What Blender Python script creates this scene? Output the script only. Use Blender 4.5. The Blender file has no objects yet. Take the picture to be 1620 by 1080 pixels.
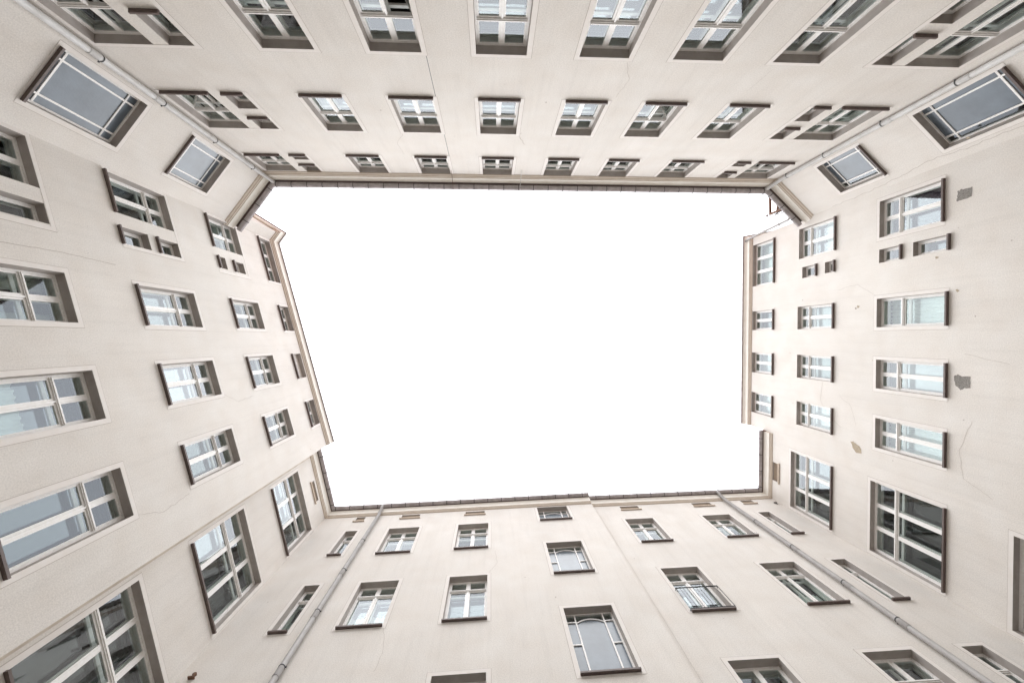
import bpy, math, random
from mathutils import Matrix, Vector
random.seed(7)
C = bpy.context.scene.collection
scene = bpy.context.scene

# ------------------------------------------------------------------ camera, sky, sun, exposure
CAM_H = 1.6
cam_data = bpy.data.cameras.new('camera')
cam = bpy.data.objects.new('camera', cam_data); C.objects.link(cam)
# photographer's camera on the courtyard floor, looking almost straight up (2.7 degrees off the zenith)
r_, d_, f_ = (0.9989459, 0.0, -0.0459026), (-0.0003486, 0.9999712, -0.0075873), (0.0459013, 0.0075953, 0.9989171)
R3 = Matrix(((r_[0], -d_[0], -f_[0]), (r_[1], -d_[1], -f_[1]), (r_[2], -d_[2], -f_[2])))
cam.matrix_world = Matrix.Translation((0, 0, CAM_H)) @ R3.to_4x4()
cam_data.sensor_width = 36; cam_data.lens = 702.89 / 1620 * 36
cam_data.clip_start = 0.05; cam_data.clip_end = 2000
scene.camera = cam

world = bpy.data.worlds.new('World'); scene.world = world; world.use_nodes = True
wn, wl = world.node_tree.nodes, world.node_tree.links
wn.clear()
SUN_EL, SUN_ROT = math.radians(86), math.radians(290)
sky = wn.new('ShaderNodeTexSky'); sky.sky_type = 'NISHITA'; sky.sun_disc = False
sky.sun_elevation = SUN_EL; sky.sun_rotation = SUN_ROT; sky.dust_density = 0.3; sky.air_density = 1.0; sky.ozone_density = 1.0
hs = wn.new('ShaderNodeHueSaturation'); hs.inputs['Saturation'].default_value = 0.12      # thick even cloud: nearly no blue
bg = wn.new('ShaderNodeBackground'); bg.inputs['Strength'].default_value = 0.15
wo = wn.new('ShaderNodeOutputWorld')
# overcast sky: a third as bright at the horizon as overhead
tcw = wn.new('ShaderNodeTexCoord'); sx = wn.new('ShaderNodeSeparateXYZ'); mr = wn.new('ShaderNodeMapRange')
mr.inputs[1].default_value = 0.0; mr.inputs[2].default_value = 1.0; mr.inputs[3].default_value = 0.08; mr.inputs[4].default_value = 1.0
vs = wn.new('ShaderNodeVectorMath'); vs.operation = 'SCALE'
wl.new(tcw.outputs['Generated'], sx.inputs[0]); wl.new(sx.outputs['Z'], mr.inputs[0])
wl.new(sky.outputs[0], hs.inputs['Color']); wl.new(hs.outputs[0], vs.inputs[0]); wl.new(mr.outputs[0], vs.inputs['Scale']); wl.new(vs.outputs[0], bg.inputs[0]); wl.new(bg.outputs[0], wo.inputs[0])

sun_d = bpy.data.lights.new('sun', 'SUN'); sun_d.energy = 0.5; sun_d.angle = math.radians(90); sun_d.color = (1.0, 0.975, 0.94)
sun = bpy.data.objects.new('sun', sun_d); C.objects.link(sun); sun.location = (0, 0, 60)
sv = Vector((math.sin(SUN_ROT) * math.cos(SUN_EL), math.cos(SUN_ROT) * math.cos(SUN_EL), math.sin(SUN_EL)))
sun.rotation_euler = (-sv).to_track_quat('-Z', 'Y').to_euler()

scene.view_settings.view_transform = 'Standard'; scene.view_settings.look = 'None'
scene.view_settings.gamma = 1.0; scene.view_settings.exposure = 2.8
scene.cycles.max_bounces = 10; scene.cycles.diffuse_bounces = 7; scene.cycles.glossy_bounces = 4
scene.cycles.transparent_max_bounces = 10

# ------------------------------------------------------------------ materials
def mat(name, col, rough=0.9, noise=0.0, nscale=8.0, bump=0.0, bscale=200.0, metal=0.0, spec=0.3, detail=4, tint=None, stain=0.0):
    m = bpy.data.materials.new(name); m.use_nodes = True
    n, l = m.node_tree.nodes, m.node_tree.links
    b = n['Principled BSDF']; b.inputs['Roughness'].default_value = rough; b.inputs['Metallic'].default_value = metal
    b.inputs['Specular IOR Level'].default_value = spec; b.inputs['Base Color'].default_value = (*col, 1)
    tc = n.new('ShaderNodeTexCoord')
    if noise:
        nz = n.new('ShaderNodeTexNoise'); nz.inputs['Scale'].default_value = nscale; nz.inputs['Detail'].default_value = detail
        l.new(tc.outputs['Object'], nz.inputs['Vector'])
        mx = n.new('ShaderNodeMix'); mx.data_type = 'RGBA'
        t = tint or (0.9, 0.88, 0.86)
        mx.inputs[6].default_value = (*[c * (1 - noise) * q / 0.9 for c, q in zip(col, t)], 1)
        mx.inputs[7].default_value = (*[min(1, c * (1 + noise * .6)) for c in col], 1)
        cr = n.new('ShaderNodeMapRange'); cr.inputs[1].default_value = 0.3; cr.inputs[2].default_value = 0.7
        l.new(nz.outputs['Fac'], cr.inputs[0]); l.new(cr.outputs[0], mx.inputs[0])
        last = mx.outputs[2]
        if stain:   # broad weathering with a shape of its own, and fine grain of the render
            n2 = n.new('ShaderNodeTexNoise'); n2.inputs['Scale'].default_value = 0.55; n2.inputs['Detail'].default_value = 8; n2.inputs['Roughness'].default_value = 0.6
            mp = n.new('ShaderNodeMapping'); mp.inputs['Scale'].default_value = (1.0, 1.0, 0.35)
            l.new(tc.outputs['Object'], mp.inputs[0]); l.new(mp.outputs[0], n2.inputs['Vector'])
            c2 = n.new('ShaderNodeMapRange'); c2.inputs[1].default_value = 0.35; c2.inputs[2].default_value = 0.68
            c2.inputs[3].default_value = 1.0 - stain; c2.inputs[4].default_value = 1.0 + stain * 0.25
            l.new(n2.outputs['Fac'], c2.inputs[0])
            n3 = n.new('ShaderNodeTexNoise'); n3.inputs['Scale'].default_value = 36; n3.inputs['Detail'].default_value = 3
            l.new(tc.outputs['Object'], n3.inputs['Vector'])
            c3 = n.new('ShaderNodeMapRange'); c3.inputs[1].default_value = 0.3; c3.inputs[2].default_value = 0.7
            c3.inputs[3].default_value = 0.875; c3.inputs[4].default_value = 1.05
            l.new(n3.outputs['Fac'], c3.inputs[0])
            mu = n.new('ShaderNodeMath'); mu.operation = 'MULTIPLY'
            l.new(c2.outputs[0], mu.inputs[0]); l.new(c3.outputs[0], mu.inputs[1])
            n4 = n.new('ShaderNodeTexNoise'); n4.inputs['Scale'].default_value = 1.0; n4.inputs['Detail'].default_value = 6    # rain streaks
            m4 = n.new('ShaderNodeMapping'); m4.inputs['Scale'].default_value = (6.0, 1.0, 0.4)
            l.new(tc.outputs['Object'], m4.inputs[0]); l.new(m4.outputs[0], n4.inputs['Vector'])
            c4 = n.new('ShaderNodeMapRange'); c4.inputs[1].default_value = 0.28; c4.inputs[2].default_value = 0.5
            c4.inputs[3].default_value = 0.955; c4.inputs[4].default_value = 1.0
            l.new(n4.outputs['Fac'], c4.inputs[0])
            m5 = n.new('ShaderNodeMath'); m5.operation = 'MULTIPLY'; l.new(mu.outputs[0], m5.inputs[0]); l.new(c4.outputs[0], m5.inputs[1]); mu = m5
            vm = n.new('ShaderNodeVectorMath'); vm.operation = 'SCALE'
            l.new(last, vm.inputs[0]); l.new(mu.outputs[0], vm.inputs['Scale']); last = vm.outputs[0]
        l.new(last, b.inputs['Base Color'])
    if bump:
        nb = n.new('ShaderNodeTexNoise'); nb.inputs['Scale'].default_value = bscale; nb.inputs['Detail'].default_value = 3
        l.new(tc.outputs['Object'], nb.inputs['Vector'])
        bp = n.new('ShaderNodeBump'); bp.inputs['Strength'].default_value = bump; bp.inputs['Distance'].default_value = 0.01
        l.new(nb.outputs['Fac'], bp.inputs['Height']); l.new(bp.outputs[0], b.inputs['Normal'])
    return m

def glass(name, tint, wav=0.0012, ior=1.65, gtint=(0.90, 0.95, 1.0)):
    m = bpy.data.materials.new(name); m.use_nodes = True
    n, l = m.node_tree.nodes, m.node_tree.links; n.clear()
    o = n.new('ShaderNodeOutputMaterial'); mx = n.new('ShaderNodeMixShader')
    t = n.new('ShaderNodeBsdfTransparent'); t.inputs[0].default_value = (*tint, 1)
    g = n.new('ShaderNodeBsdfGlossy'); g.inputs['Roughness'].default_value = 0.0; g.inputs[0].default_value = (*gtint, 1)
    fr = n.new('ShaderNodeFresnel'); fr.inputs['IOR'].default_value = ior
    tc = n.new('ShaderNodeTexCoord'); nz = n.new('ShaderNodeTexNoise'); nz.inputs['Scale'].default_value = 1.5; nz.inputs['Detail'].default_value = 0.5
    oi = n.new('ShaderNodeObjectInfo'); ad = n.new('ShaderNodeVectorMath'); ad.operation = 'ADD'
    sc = n.new('ShaderNodeVectorMath'); sc.operation = 'SCALE'; sc.inputs['Scale'].default_value = 9.0
    l.new(oi.outputs['Location'], sc.inputs[0]); l.new(tc.outputs['Object'], ad.inputs[0]); l.new(sc.outputs[0], ad.inputs[1])
    l.new(ad.outputs[0], nz.inputs['Vector'])
    bp = n.new('ShaderNodeBump'); bp.inputs['Strength'].default_value = 1.0; bp.inputs['Distance'].default_value = wav
    l.new(nz.outputs['Fac'], bp.inputs['Height']); l.new(bp.outputs[0], g.inputs['Normal'])
    mu = n.new('ShaderNodeMath'); mu.operation = 'MULTIPLY_ADD'; mu.inputs[1].default_value = 1.3; mu.inputs[2].default_value = 0.09
    mn = n.new('ShaderNodeMath'); mn.operation = 'MINIMUM'; mn.inputs[1].default_value = 0.15
    rr = n.new('ShaderNodeMapRange'); rr.inputs[3].default_value = 0.075; rr.inputs[4].default_value = 0.135   # old and new panes differ
    ob = n.new('ShaderNodeObjectInfo'); l.new(ob.outputs['Random'], rr.inputs[0]); l.new(rr.outputs[0], mn.inputs[1])
    l.new(fr.outputs[0], mu.inputs[0]); l.new(mu.outputs[0], mn.inputs[0]); l.new(mn.outputs[0], mx.inputs[0])
    l.new(t.outputs[0], mx.inputs[1]); l.new(g.outputs[0], mx.inputs[2]); l.new(mx.outputs[0], o.inputs[0])
    return m

M = {
 'plaster': mat('render_plaster', (0.76, 0.725, 0.68), 0.95, 0.035, 1.4, 0.35, 55, detail=7, stain=0.07),
 'surround': mat('smooth_plaster_band', (0.755, 0.72, 0.685), 0.9, 0.03, 5, 0.1, 90),
 'groove': mat('dirty_groove', (0.42, 0.37, 0.33), 0.95, 0.15, 6),
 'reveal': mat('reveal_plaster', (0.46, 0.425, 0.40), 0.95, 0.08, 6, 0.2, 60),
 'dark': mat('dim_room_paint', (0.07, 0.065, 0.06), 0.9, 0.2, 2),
 'white': mat('white_window_paint', (0.88, 0.87, 0.85), 0.45, 0.04, 20, spec=0.4),
 'sill': mat('brown_sheet_metal_sill', (0.12, 0.088, 0.078), 0.55, 0.25, 12, 0.2, 40, spec=0.5),
 'cream': mat('cream_cornice_paint', (0.88, 0.85, 0.78), 0.85, 0.05, 3, 0.1, 60),
 'tan': mat('tan_cornice_moulding', (0.60, 0.51, 0.42), 0.85, 0.08, 4, 0.1, 60),
 'zinc': mat('weathered_zinc_gutter', (0.46, 0.425, 0.43), 0.5, 0.25, 5, 0.1, 30, metal=0.2, spec=0.5),
 'pipe': mat('grey_painted_downpipe', (0.56, 0.555, 0.545), 0.6, 0.10, 4, 0.05, 30, spec=0.3),
 'pipe_dark': mat('dull_grey_downpipe', (0.33, 0.315, 0.305), 0.6, 0.12, 4, 0.05, 30, spec=0.3),
 'dark_base': mat('added_dark_base', (0.20, 0.18, 0.165), 0.95, 0.1, 2, 0.3, 30),  # added, out of view: dark lower walls cut bounce light into the soffits
 'black': mat('black_iron', (0.02, 0.02, 0.022), 0.55, 0.2, 20, spec=0.5),
 'tile': mat('roof_tiles', (0.20, 0.10, 0.075), 0.85, 0.3, 3, 0.3, 20),
 'joint': mat('tan_strip', (0.60, 0.535, 0.46), 0.95, 0.15, 3, 0.2, 40),  # tan of the inner corner strip, darker than the plaster
 'patch': mat('exposed_grey_mortar', (0.27, 0.255, 0.235), 0.95, 0.35, 30, 0.8, 60),
 'peel': mat('exposed_ochre_undercoat', (0.44, 0.37, 0.28), 0.95, 0.3, 25, 0.6, 60),
 'ground': mat('courtyard_paving', (0.12, 0.115, 0.11), 0.9, 0.2, 1.5, 0.3, 12),
 'curtain': mat('white_net_curtain', (0.78, 0.78, 0.76), 0.9, 0.05, 9),
 'purple': mat('purple_drape', (0.15, 0.09, 0.14), 0.9, 0.3, 9),
 'rust': mat('rusty_brown_wood', (0.20, 0.12, 0.085), 0.9, 0.4, 12, 0.4, 30),
 'leadw': mat('white_cable', (0.7, 0.7, 0.68), 0.6, 0.05, 9),
 'glass': glass('window_glass', (0.80, 0.86, 0.84)),
 'frost': mat('frosted_stair_glass', (0.13, 0.16, 0.19), 0.2, 0.25, 1.3, 0.15, 22, spec=0.6),
}

# ------------------------------------------------------------------ mesh helpers
class MB:
    def __init__(s): s.v, s.f, s.m, s.names = [], [], [], []
    def mi(s, name):
        if name not in s.names: s.names.append(name)
        return s.names.index(name)
    def poly(s, pts, m):
        k = len(s.v); s.v += [tuple(p) for p in pts]; s.f.append(tuple(range(k, k + len(pts)))); s.m.append(s.mi(m))
    def box(s, x0, x1, y0, y1, z0, z1, m):
        k = len(s.v); s.v += [(x, y, z) for z in (z0, z1) for y in (y0, y1) for x in (x0, x1)]
        for q in ((0, 2, 3, 1), (4, 5, 7, 6), (0, 1, 5, 4), (2, 6, 7, 3), (0, 4, 6, 2), (1, 3, 7, 5)):
            s.f.append(tuple(k + i for i in q)); s.m.append(s.mi(m))
    def obox(s, T, x0, x1, y0, y1, z0, z1, m):
        k = len(s.v); s.box(x0, x1, y0, y1, z0, z1, m)
        s.v[k:] = [tuple(T @ Vector(p)) for p in s.v[k:]]
    def tube(s, path, r, m, n=12, cap=True):
        path = [Vector(p) for p in path]; rings = []
        for i, p in enumerate(path):
            a = path[max(i - 1, 0)]; b = path[min(i + 1, len(path) - 1)]
            t = (b - a).normalized(); u = t.orthogonal().normalized() if i == 0 else (rings_u - t * rings_u.dot(t)).normalized()
            rings_u = u; w = t.cross(u); k = len(s.v)
            s.v += [tuple(p + (u * math.cos(2 * math.pi * j / n) + w * math.sin(2 * math.pi * j / n)) * r) for j in range(n)]
            rings.append(k)
        for a, b in zip(rings, rings[1:]):
            for j in range(n):
                s.f.append((a + j, a + (j + 1) % n, b + (j + 1) % n, b + j)); s.m.append(s.mi(m))
        if cap:
            s.f.append(tuple(rings[0] + j for j in range(n))); s.m.append(s.mi(m))
            s.f.append(tuple(rings[-1] + j for j in range(n))); s.m.append(s.mi(m))
    def mesh(s, name, smooth=False):
        me = bpy.data.meshes.new(name); me.from_pydata(s.v, [], s.f)
        for q in s.names: me.materials.append(M[q])
        me.polygons.foreach_set('material_index', s.m)
        if smooth: me.polygons.foreach_set('use_smooth', [True] * len(s.f))
        me.update(); return me

def link(name, me, parent=None, mtx=None, label=None):
    o = bpy.data.objects.new(name, me); C.objects.link(o)
    if parent is not None: o.parent = parent
    if mtx is not None: o.matrix_basis = mtx
    if label: o['label'] = label
    return o

def sweep(mb, prof, line, z, sides, ext=(0, 0)):
    """closed profile [(out, up, material)] swept along a plan polyline with mitred corners; out = towards the courtyard"""
    L = [Vector(p) for p in line]
    dirs = [(b - a).normalized() for a, b in zip(L, L[1:])]
    L[0] = L[0] - dirs[0] * ext[0]; L[-1] = L[-1] + dirs[-1] * ext[1]
    nor = [Vector((-d.y, d.x)) * sides for d in dirs]
    offs = []
    for i in range(len(L)):
        if i == 0: offs.append(nor[0])
        elif i == len(L) - 1: offs.append(nor[-1])
        else:
            h = (nor[i - 1] + nor[i]).normalized(); offs.append(h / max(0.3, h.dot(nor[i])))
    k0 = len(mb.v); n = len(prof)
    for p, o in zip(L, offs):
        for q in prof: mb.v.append((p.x + o.x * q[0], p.y + o.y * q[0], z + q[1]))
    for i in range(len(L) - 1):
        for j in range(n):
            a = k0 + i * n + j; b = k0 + i * n + (j + 1) % n
            mb.f.append((a, b, b + n, a + n)); mb.m.append(mb.mi(prof[j][2]))
    for e in (0, len(L) - 1):
        mb.f.append(tuple(k0 + e * n + j for j in range(n))); mb.m.append(mb.mi(prof[0][2]))

# facade, kind of window, left, right, sill, lintel (metres; heights above the camera)
WINDOWS = [
    ('T', 'cas1', 4.98, 6.04, 7.15, 9.46),
    ('T', 'cas1', 2.77, 3.84, 7.15, 9.46),
    ('T', 'cas1', 0.56, 1.63, 7.15, 9.46),
    ('T', 'cas1', -1.64, -0.57, 7.15, 9.46),
    ('T', 'cas1', -3.70, -2.60, 7.15, 9.46),
    ('T', 'cas1', -5.87, -4.82, 7.15, 9.46),
    ('T', 'cas2', 5.01, 6.03, 11.21, 13.12),
    ('T', 'cas2', 2.77, 3.85, 11.21, 13.12),
    ('T', 'cas2', 0.58, 1.63, 11.21, 13.12),
    ('T', 'cas2', -1.63, -0.58, 11.21, 13.12),
    ('T', 'cas2', -3.68, -2.63, 11.21, 13.12),
    ('T', 'cas2', -5.86, -4.83, 11.21, 13.12),
    ('T', 'cas3', 5.02, 6.06, 14.83, 16.37),
    ('T', 'cas3', 2.79, 3.83, 14.83, 16.37),
    ('T', 'cas3', 0.57, 1.62, 14.83, 16.37),
    ('T', 'cas3', -1.62, -0.60, 14.83, 16.37),
    ('T', 'cas3', -3.67, -2.65, 14.83, 16.37),
    ('T', 'cas3', -5.90, -4.82, 14.83, 16.37),
    ('T', 'wide1', 8.20, 9.36, 7.15, 9.45),
    ('T', 'wide1', -9.07, -7.82, 7.15, 9.46),
    ('T', 'sm', 7.39, 7.89, 8.47, 9.45),
    ('T', 'sm', -7.51, -7.06, 8.48, 9.45),
    ('T', 'sm', -7.51, -7.05, 7.20, 8.16),
    ('T', 'wide2open', 8.21, 9.33, 11.21, 13.08),
    ('T', 'wide2', -9.06, -7.82, 11.21, 13.10),
    ('T', 'sm', 7.40, 7.90, 11.22, 11.97),
    ('T', 'sm', 7.39, 7.90, 12.41, 13.11),
    ('T', 'sm', -7.50, -7.08, 12.38, 13.12),
    ('T', 'sm', -7.51, -7.08, 11.23, 12.00),
    ('T', 'wide3', 8.24, 9.33, 14.88, 16.32),
    ('T', 'wide3open', -9.06, -7.82, 14.82, 16.34),
    ('T', 'sm', 7.40, 7.90, 14.86, 15.29),
    ('T', 'sm', 7.41, 7.93, 15.67, 16.41),
    ('T', 'sm', -7.54, -7.08, 14.85, 15.25),
    ('T', 'sm', -7.54, -7.11, 15.74, 16.36),
    ('L', 'cas1', -4.50, -3.40, 7.20, 9.54),
    ('L', 'smtall', -3.08, -2.64, 7.20, 9.53),
    ('L', 'cas1', -1.62, -0.56, 7.11, 9.54),
    ('L', 'cas1', 0.45, 1.48, 7.11, 9.54),
    ('L', 'cas1', 2.53, 3.57, 7.11, 9.54),
    ('L', 'cas2', -1.59, -0.56, 11.36, 13.49),
    ('L', 'cas2', 0.44, 1.48, 11.36, 13.49),
    ('L', 'cas2', 2.52, 3.52, 11.36, 13.49),
    ('L', 'cas2', -4.50, -3.44, 11.37, 13.40),
    ('L', 'sm', -3.08, -2.63, 11.34, 12.27),
    ('L', 'sm', -3.07, -2.63, 12.57, 13.42),
    ('L', 'cas2', -1.59, -0.58, 15.29, 17.09),
    ('L', 'cas2', 0.43, 1.50, 15.29, 17.09),
    ('L', 'cas2', 2.51, 3.52, 15.29, 17.09),
    ('L', 'cas2', -4.50, -3.39, 15.21, 16.96),
    ('L', 'sm', -3.07, -2.66, 15.26, 15.70),
    ('L', 'sm', -3.06, -2.66, 16.15, 16.82),
    ('L', 'row3', -4.50, -2.66, 18.51, 19.52),
    ('L', 'row2', -1.61, -0.55, 18.64, 19.55),
    ('L', 'niche', 0.45, 1.49, 18.65, 19.51),
    ('L', 'row2', 2.50, 3.56, 18.68, 19.55),
    ('LL', 'stair', -1.03, 1.24, 7.12, 9.69),
    ('LL', 'stair', -1.03, 1.26, 11.34, 13.65),
    ('LL', 'stair', -1.03, 1.28, 15.32, 17.38),
    ('LL', 'vent', -0.28, 0.53, 18.18, 18.51),
    ('BL', 'nar', -4.27, -3.82, 15.36, 17.28),
    ('BL', 'cas3b', -2.62, -1.46, 15.28, 17.30),
    ('BL', 'cas3b', 0.04, 1.20, 15.28, 17.30),
    ('BL', 'arch0', 3.23, 4.48, 17.25, 18.58),
    ('BL', 'arch1', 3.22, 4.45, 13.33, 15.35),
    ('BL', 'arch2', 3.22, 4.50, 9.28, 11.61),
    ('BL', 'nar', -4.27, -3.82, 11.37, 13.53),
    ('BL', 'cas2b', -2.60, -1.46, 11.38, 13.51),
    ('BL', 'cas2b', 0.06, 1.20, 11.38, 13.51),
    ('BL', 'cas1b', 0.04, 1.21, 7.35, 9.55),
    ('BR', 'cas3b', -2.94, -1.83, 15.28, 17.26),
    ('BR', 'cas3b', 0.16, 1.27, 15.32, 17.26),
    ('BR', 'nar', 2.49, 2.95, 15.33, 17.32),
    ('BR', 'cas2b', -2.96, -1.80, 11.33, 13.51),
    ('BR', 'cas2b', 0.17, 1.30, 11.34, 13.50),
    ('BR', 'nar', 2.49, 2.96, 11.33, 13.50),
    ('BR', 'cas1b', -2.98, -1.81, 7.35, 9.56),
    ('BR', 'cas1b', 0.12, 1.28, 7.35, 9.56),
    ('BR', 'nar', 2.45, 2.96, 7.35, 9.55),
    ('BL', 'vent', -4.23, -3.87, 18.18, 18.60),
    ('BL', 'vent', -2.37, -1.63, 18.21, 18.57),
    ('BL', 'vent', 0.25, 1.04, 18.20, 18.54),
    ('BR', 'vent', -2.78, -2.01, 18.17, 18.55),
    ('BR', 'vent', 0.31, 1.12, 18.19, 18.57),
    ('BR', 'vent', 2.47, 2.98, 18.23, 18.60),
    ('R', 'casR', 0.05, 0.95, 11.36, 13.54),
    ('R', 'casR', -1.88, -0.97, 11.36, 13.54),
    ('R', 'casR', -3.75, -2.82, 11.36, 13.54),
    ('R', 'casR', 2.86, 4.00, 11.49, 13.48),
    ('R', 'sm', 2.07, 2.49, 12.72, 13.48),
    ('R', 'sm', 2.07, 2.48, 11.33, 12.35),
    ('R', 'casR2', 0.06, 0.95, 15.32, 17.19),
    ('R', 'casR2', -1.86, -0.95, 15.32, 17.19),
    ('R', 'casR2', -3.73, -2.80, 15.32, 17.19),
    ('R', 'casR2', 2.84, 4.02, 15.27, 17.15),
    ('R', 'sm', 2.06, 2.49, 16.18, 16.95),
    ('R', 'sm', 2.08, 2.48, 15.30, 15.76),
    ('R', 'row2', 0.08, 0.95, 18.70, 20.26),
    ('R', 'row2', -1.88, -0.96, 18.70, 20.26),
    ('R', 'row2', -3.73, -2.80, 18.70, 20.26),
    ('R', 'row3', 2.11, 4.03, 18.68, 20.26),
    ('RL', 'stair', -1.28, 0.96, 11.34, 13.69),
    ('RL', 'stair', -1.31, 0.94, 15.30, 17.49),
    ('RL', 'stair', -1.29, 0.92, 6.90, 9.77),
    ('RL', 'vent', -0.60, 0.18, 18.23, 18.64),
    ('CL', 'stainbig', -0.76, 0.53, 9.18, 11.36),
    ('CL', 'stainsm', -0.77, 0.53, 13.01, 14.82),
    ('CR', 'stainbig', -0.55, 0.70, 9.13, 11.21),
    ('CR', 'stainsm', -0.55, 0.66, 12.95, 14.69),
]

# ------------------------------------------------------------------ the plan of the courtyard (metres, z up from the camera's height)
FACET = {   # facade: plan ends seen left to right from inside the courtyard, wall top
 'T':  ((10.848, -6.0144), (-8.2396, -5.9891)), 'CL': ((-8.2396, -5.9891), (-9.5302, -4.2039)), 'CR': ((12.2196, -4.6761), (10.848, -6.0144)),
 'L':  ((-9.5302, -4.2039), (-7.1562, 4.6547)), 'LL': ((-7.5228, 4.7391), (-6.8947, 7.4664)), 'BL': ((-6.8947, 7.4664), (4.2377, 7.0348)),
 'BR': ((4.2415, 7.1711), (12.138, 6.949)), 'RL': ((12.138, 6.949), (12.158, 4.0945)), 'R': ((12.158, 4.0945), (12.2196, -4.6761)),
}
EAVE = {'T': 16.38, 'CL': 16.38, 'CR': 16.38, 'L': 19.59, 'LL': 18.66, 'BL': 18.66, 'BR': 18.66, 'RL': 18.66, 'R': 20.29}
TOPX = 0.46
def frame(k):
    a, b = Vector(FACET[k][0]), Vector(FACET[k][1]); m = (a + b) / 2; x = (b - a).normalized()
    n = Vector((-x.y, x.x))            # into the building
    return Matrix(((x.x, n.x, 0, m.x), (x.y, n.y, 0, m.y), (0, 0, 1, CAM_H), (0, 0, 0, 1))), (b - a).length

def thing(name, x, y, label, cat, group=None, z=0.0):
    o = bpy.data.objects.new(name, None); C.objects.link(o); o.location = (x, y, z); o.empty_display_size = 0.5
    o['label'] = label; o['category'] = cat
    if group: o['group'] = group
    return o

G = 'apartment wings round the courtyard'
B_TOP = thing('apartment_building', 1.3, -6.0, 'cream rendered wing between two slanting corner walls with frosted stair windows, at the top', 'building', G)
B_LEFT = thing('apartment_building', -8.35, 0.2, 'tall cream wing', 'building', G)
B_LEFT['label'] = 'tall cream wing at the left with a bricked-up window niche under its cornice'
B_LOW = thing('apartment_building', -1.3, 7.3, 'cream wing with arched stair windows and a recessed left end, below the tall left wing', 'building', G)
B_LOWR = thing('apartment_building', 8.2, 7.1, 'cream wing at lower right with the black window railing and bird spikes', 'building', G)
B_RIGHT = thing('apartment_building', 12.19, -0.3, 'tall cream wing at the right with two grey patches of missing plaster', 'building', G)
OWNER = {'T': B_TOP, 'CL': B_TOP, 'CR': B_TOP, 'L': B_LEFT, 'LL': B_LOW, 'BL': B_LOW, 'BR': B_LOWR, 'RL': B_LOWR, 'R': B_RIGHT}
def local(k):
    F, _ = frame(k); o = OWNER[k].location
    return Matrix.Translation((-o.x, -o.y, -o.z)) @ F
def wlocal(b):
    o = b.location; return Matrix.Translation((-o.x, -o.y, -o.z + CAM_H))

# ------------------------------------------------------------------ walls with real openings
REC = 0.46
NICHE = {'niche': 0.17, 'vent': 0.12}
def build_wall(k):
    _, Lf = frame(k); h = Lf / 2; zt = EAVE[k] + TOPX; zb = -CAM_H
    ops = [w for w in WINDOWS if w[0] == k]
    xs = sorted({-h, h} | {v for w in ops for v in (w[2], w[3])}); zs = sorted({zb, zt, 3.0} | {v for w in ops for v in (w[4], w[5])})
    mb = MB()
    idx = {}
    def vid(i, j):
        if (i, j) not in idx: idx[i, j] = len(mb.v); mb.v.append((xs[i], 0, zs[j]))
        return idx[i, j]
    for i in range(len(xs) - 1):
        for j in range(len(zs) - 1):
            cx, cz = (xs[i] + xs[i + 1]) / 2, (zs[j] + zs[j + 1]) / 2
            if any(w[2] < cx < w[3] and w[4] < cz < w[5] for w in ops): continue
            mb.f.append((vid(i, j), vid(i + 1, j), vid(i + 1, j + 1), vid(i, j + 1))); mb.m.append(mb.mi('plaster' if cz > 3.0 else 'dark_base'))  # unseen lower walls are made dark to deepen the soffits
    for w in ops:
        x0, x1, z0, z1 = w[2:6]; d = NICHE.get(w[1], 0.27)
        def ring(xa, xb, za, zb_, ya, yb, m):
            for a, b in (((xa, za), (xb, za)), ((xb, za), (xb, zb_)), ((xb, zb_), (xa, zb_)), ((xa, zb_), (xa, za))):
                mb.poly(((a[0], ya, a[1]), (b[0], ya, b[1]), (b[0], yb, b[1]), (a[0], yb, a[1])), m)
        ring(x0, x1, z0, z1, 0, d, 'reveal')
        if w[1] in NICHE:
            mb.poly(((x0, d, z0), (x1, d, z0), (x1, d, z1), (x0, d, z1)), 'plaster')
        else:
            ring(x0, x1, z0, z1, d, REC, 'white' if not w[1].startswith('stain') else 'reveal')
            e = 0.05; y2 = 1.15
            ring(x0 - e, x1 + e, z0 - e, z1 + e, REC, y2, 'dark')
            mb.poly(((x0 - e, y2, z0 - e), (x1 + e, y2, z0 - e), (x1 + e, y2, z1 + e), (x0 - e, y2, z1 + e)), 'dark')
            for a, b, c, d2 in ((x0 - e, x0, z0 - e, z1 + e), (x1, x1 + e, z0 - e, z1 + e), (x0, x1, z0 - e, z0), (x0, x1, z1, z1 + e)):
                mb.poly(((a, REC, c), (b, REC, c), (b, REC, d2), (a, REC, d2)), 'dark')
    y3 = 1.3
    mb.poly(((-h, y3, zb), (h, y3, zb), (h, y3, zt), (-h, y3, zt)), 'plaster')
    for x in (-h, h): mb.poly(((x, 0, zb), (x, y3, zb), (x, y3, zt), (x, 0, zt)), 'plaster')
    mb.poly(((-h, 0, zt), (h, 0, zt), (h, y3, zt), (-h, y3, zt)), 'plaster')
    return link('wall', mb.mesh('wall'), OWNER[k], local(k))
for k in FACET: build_wall(k)

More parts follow.
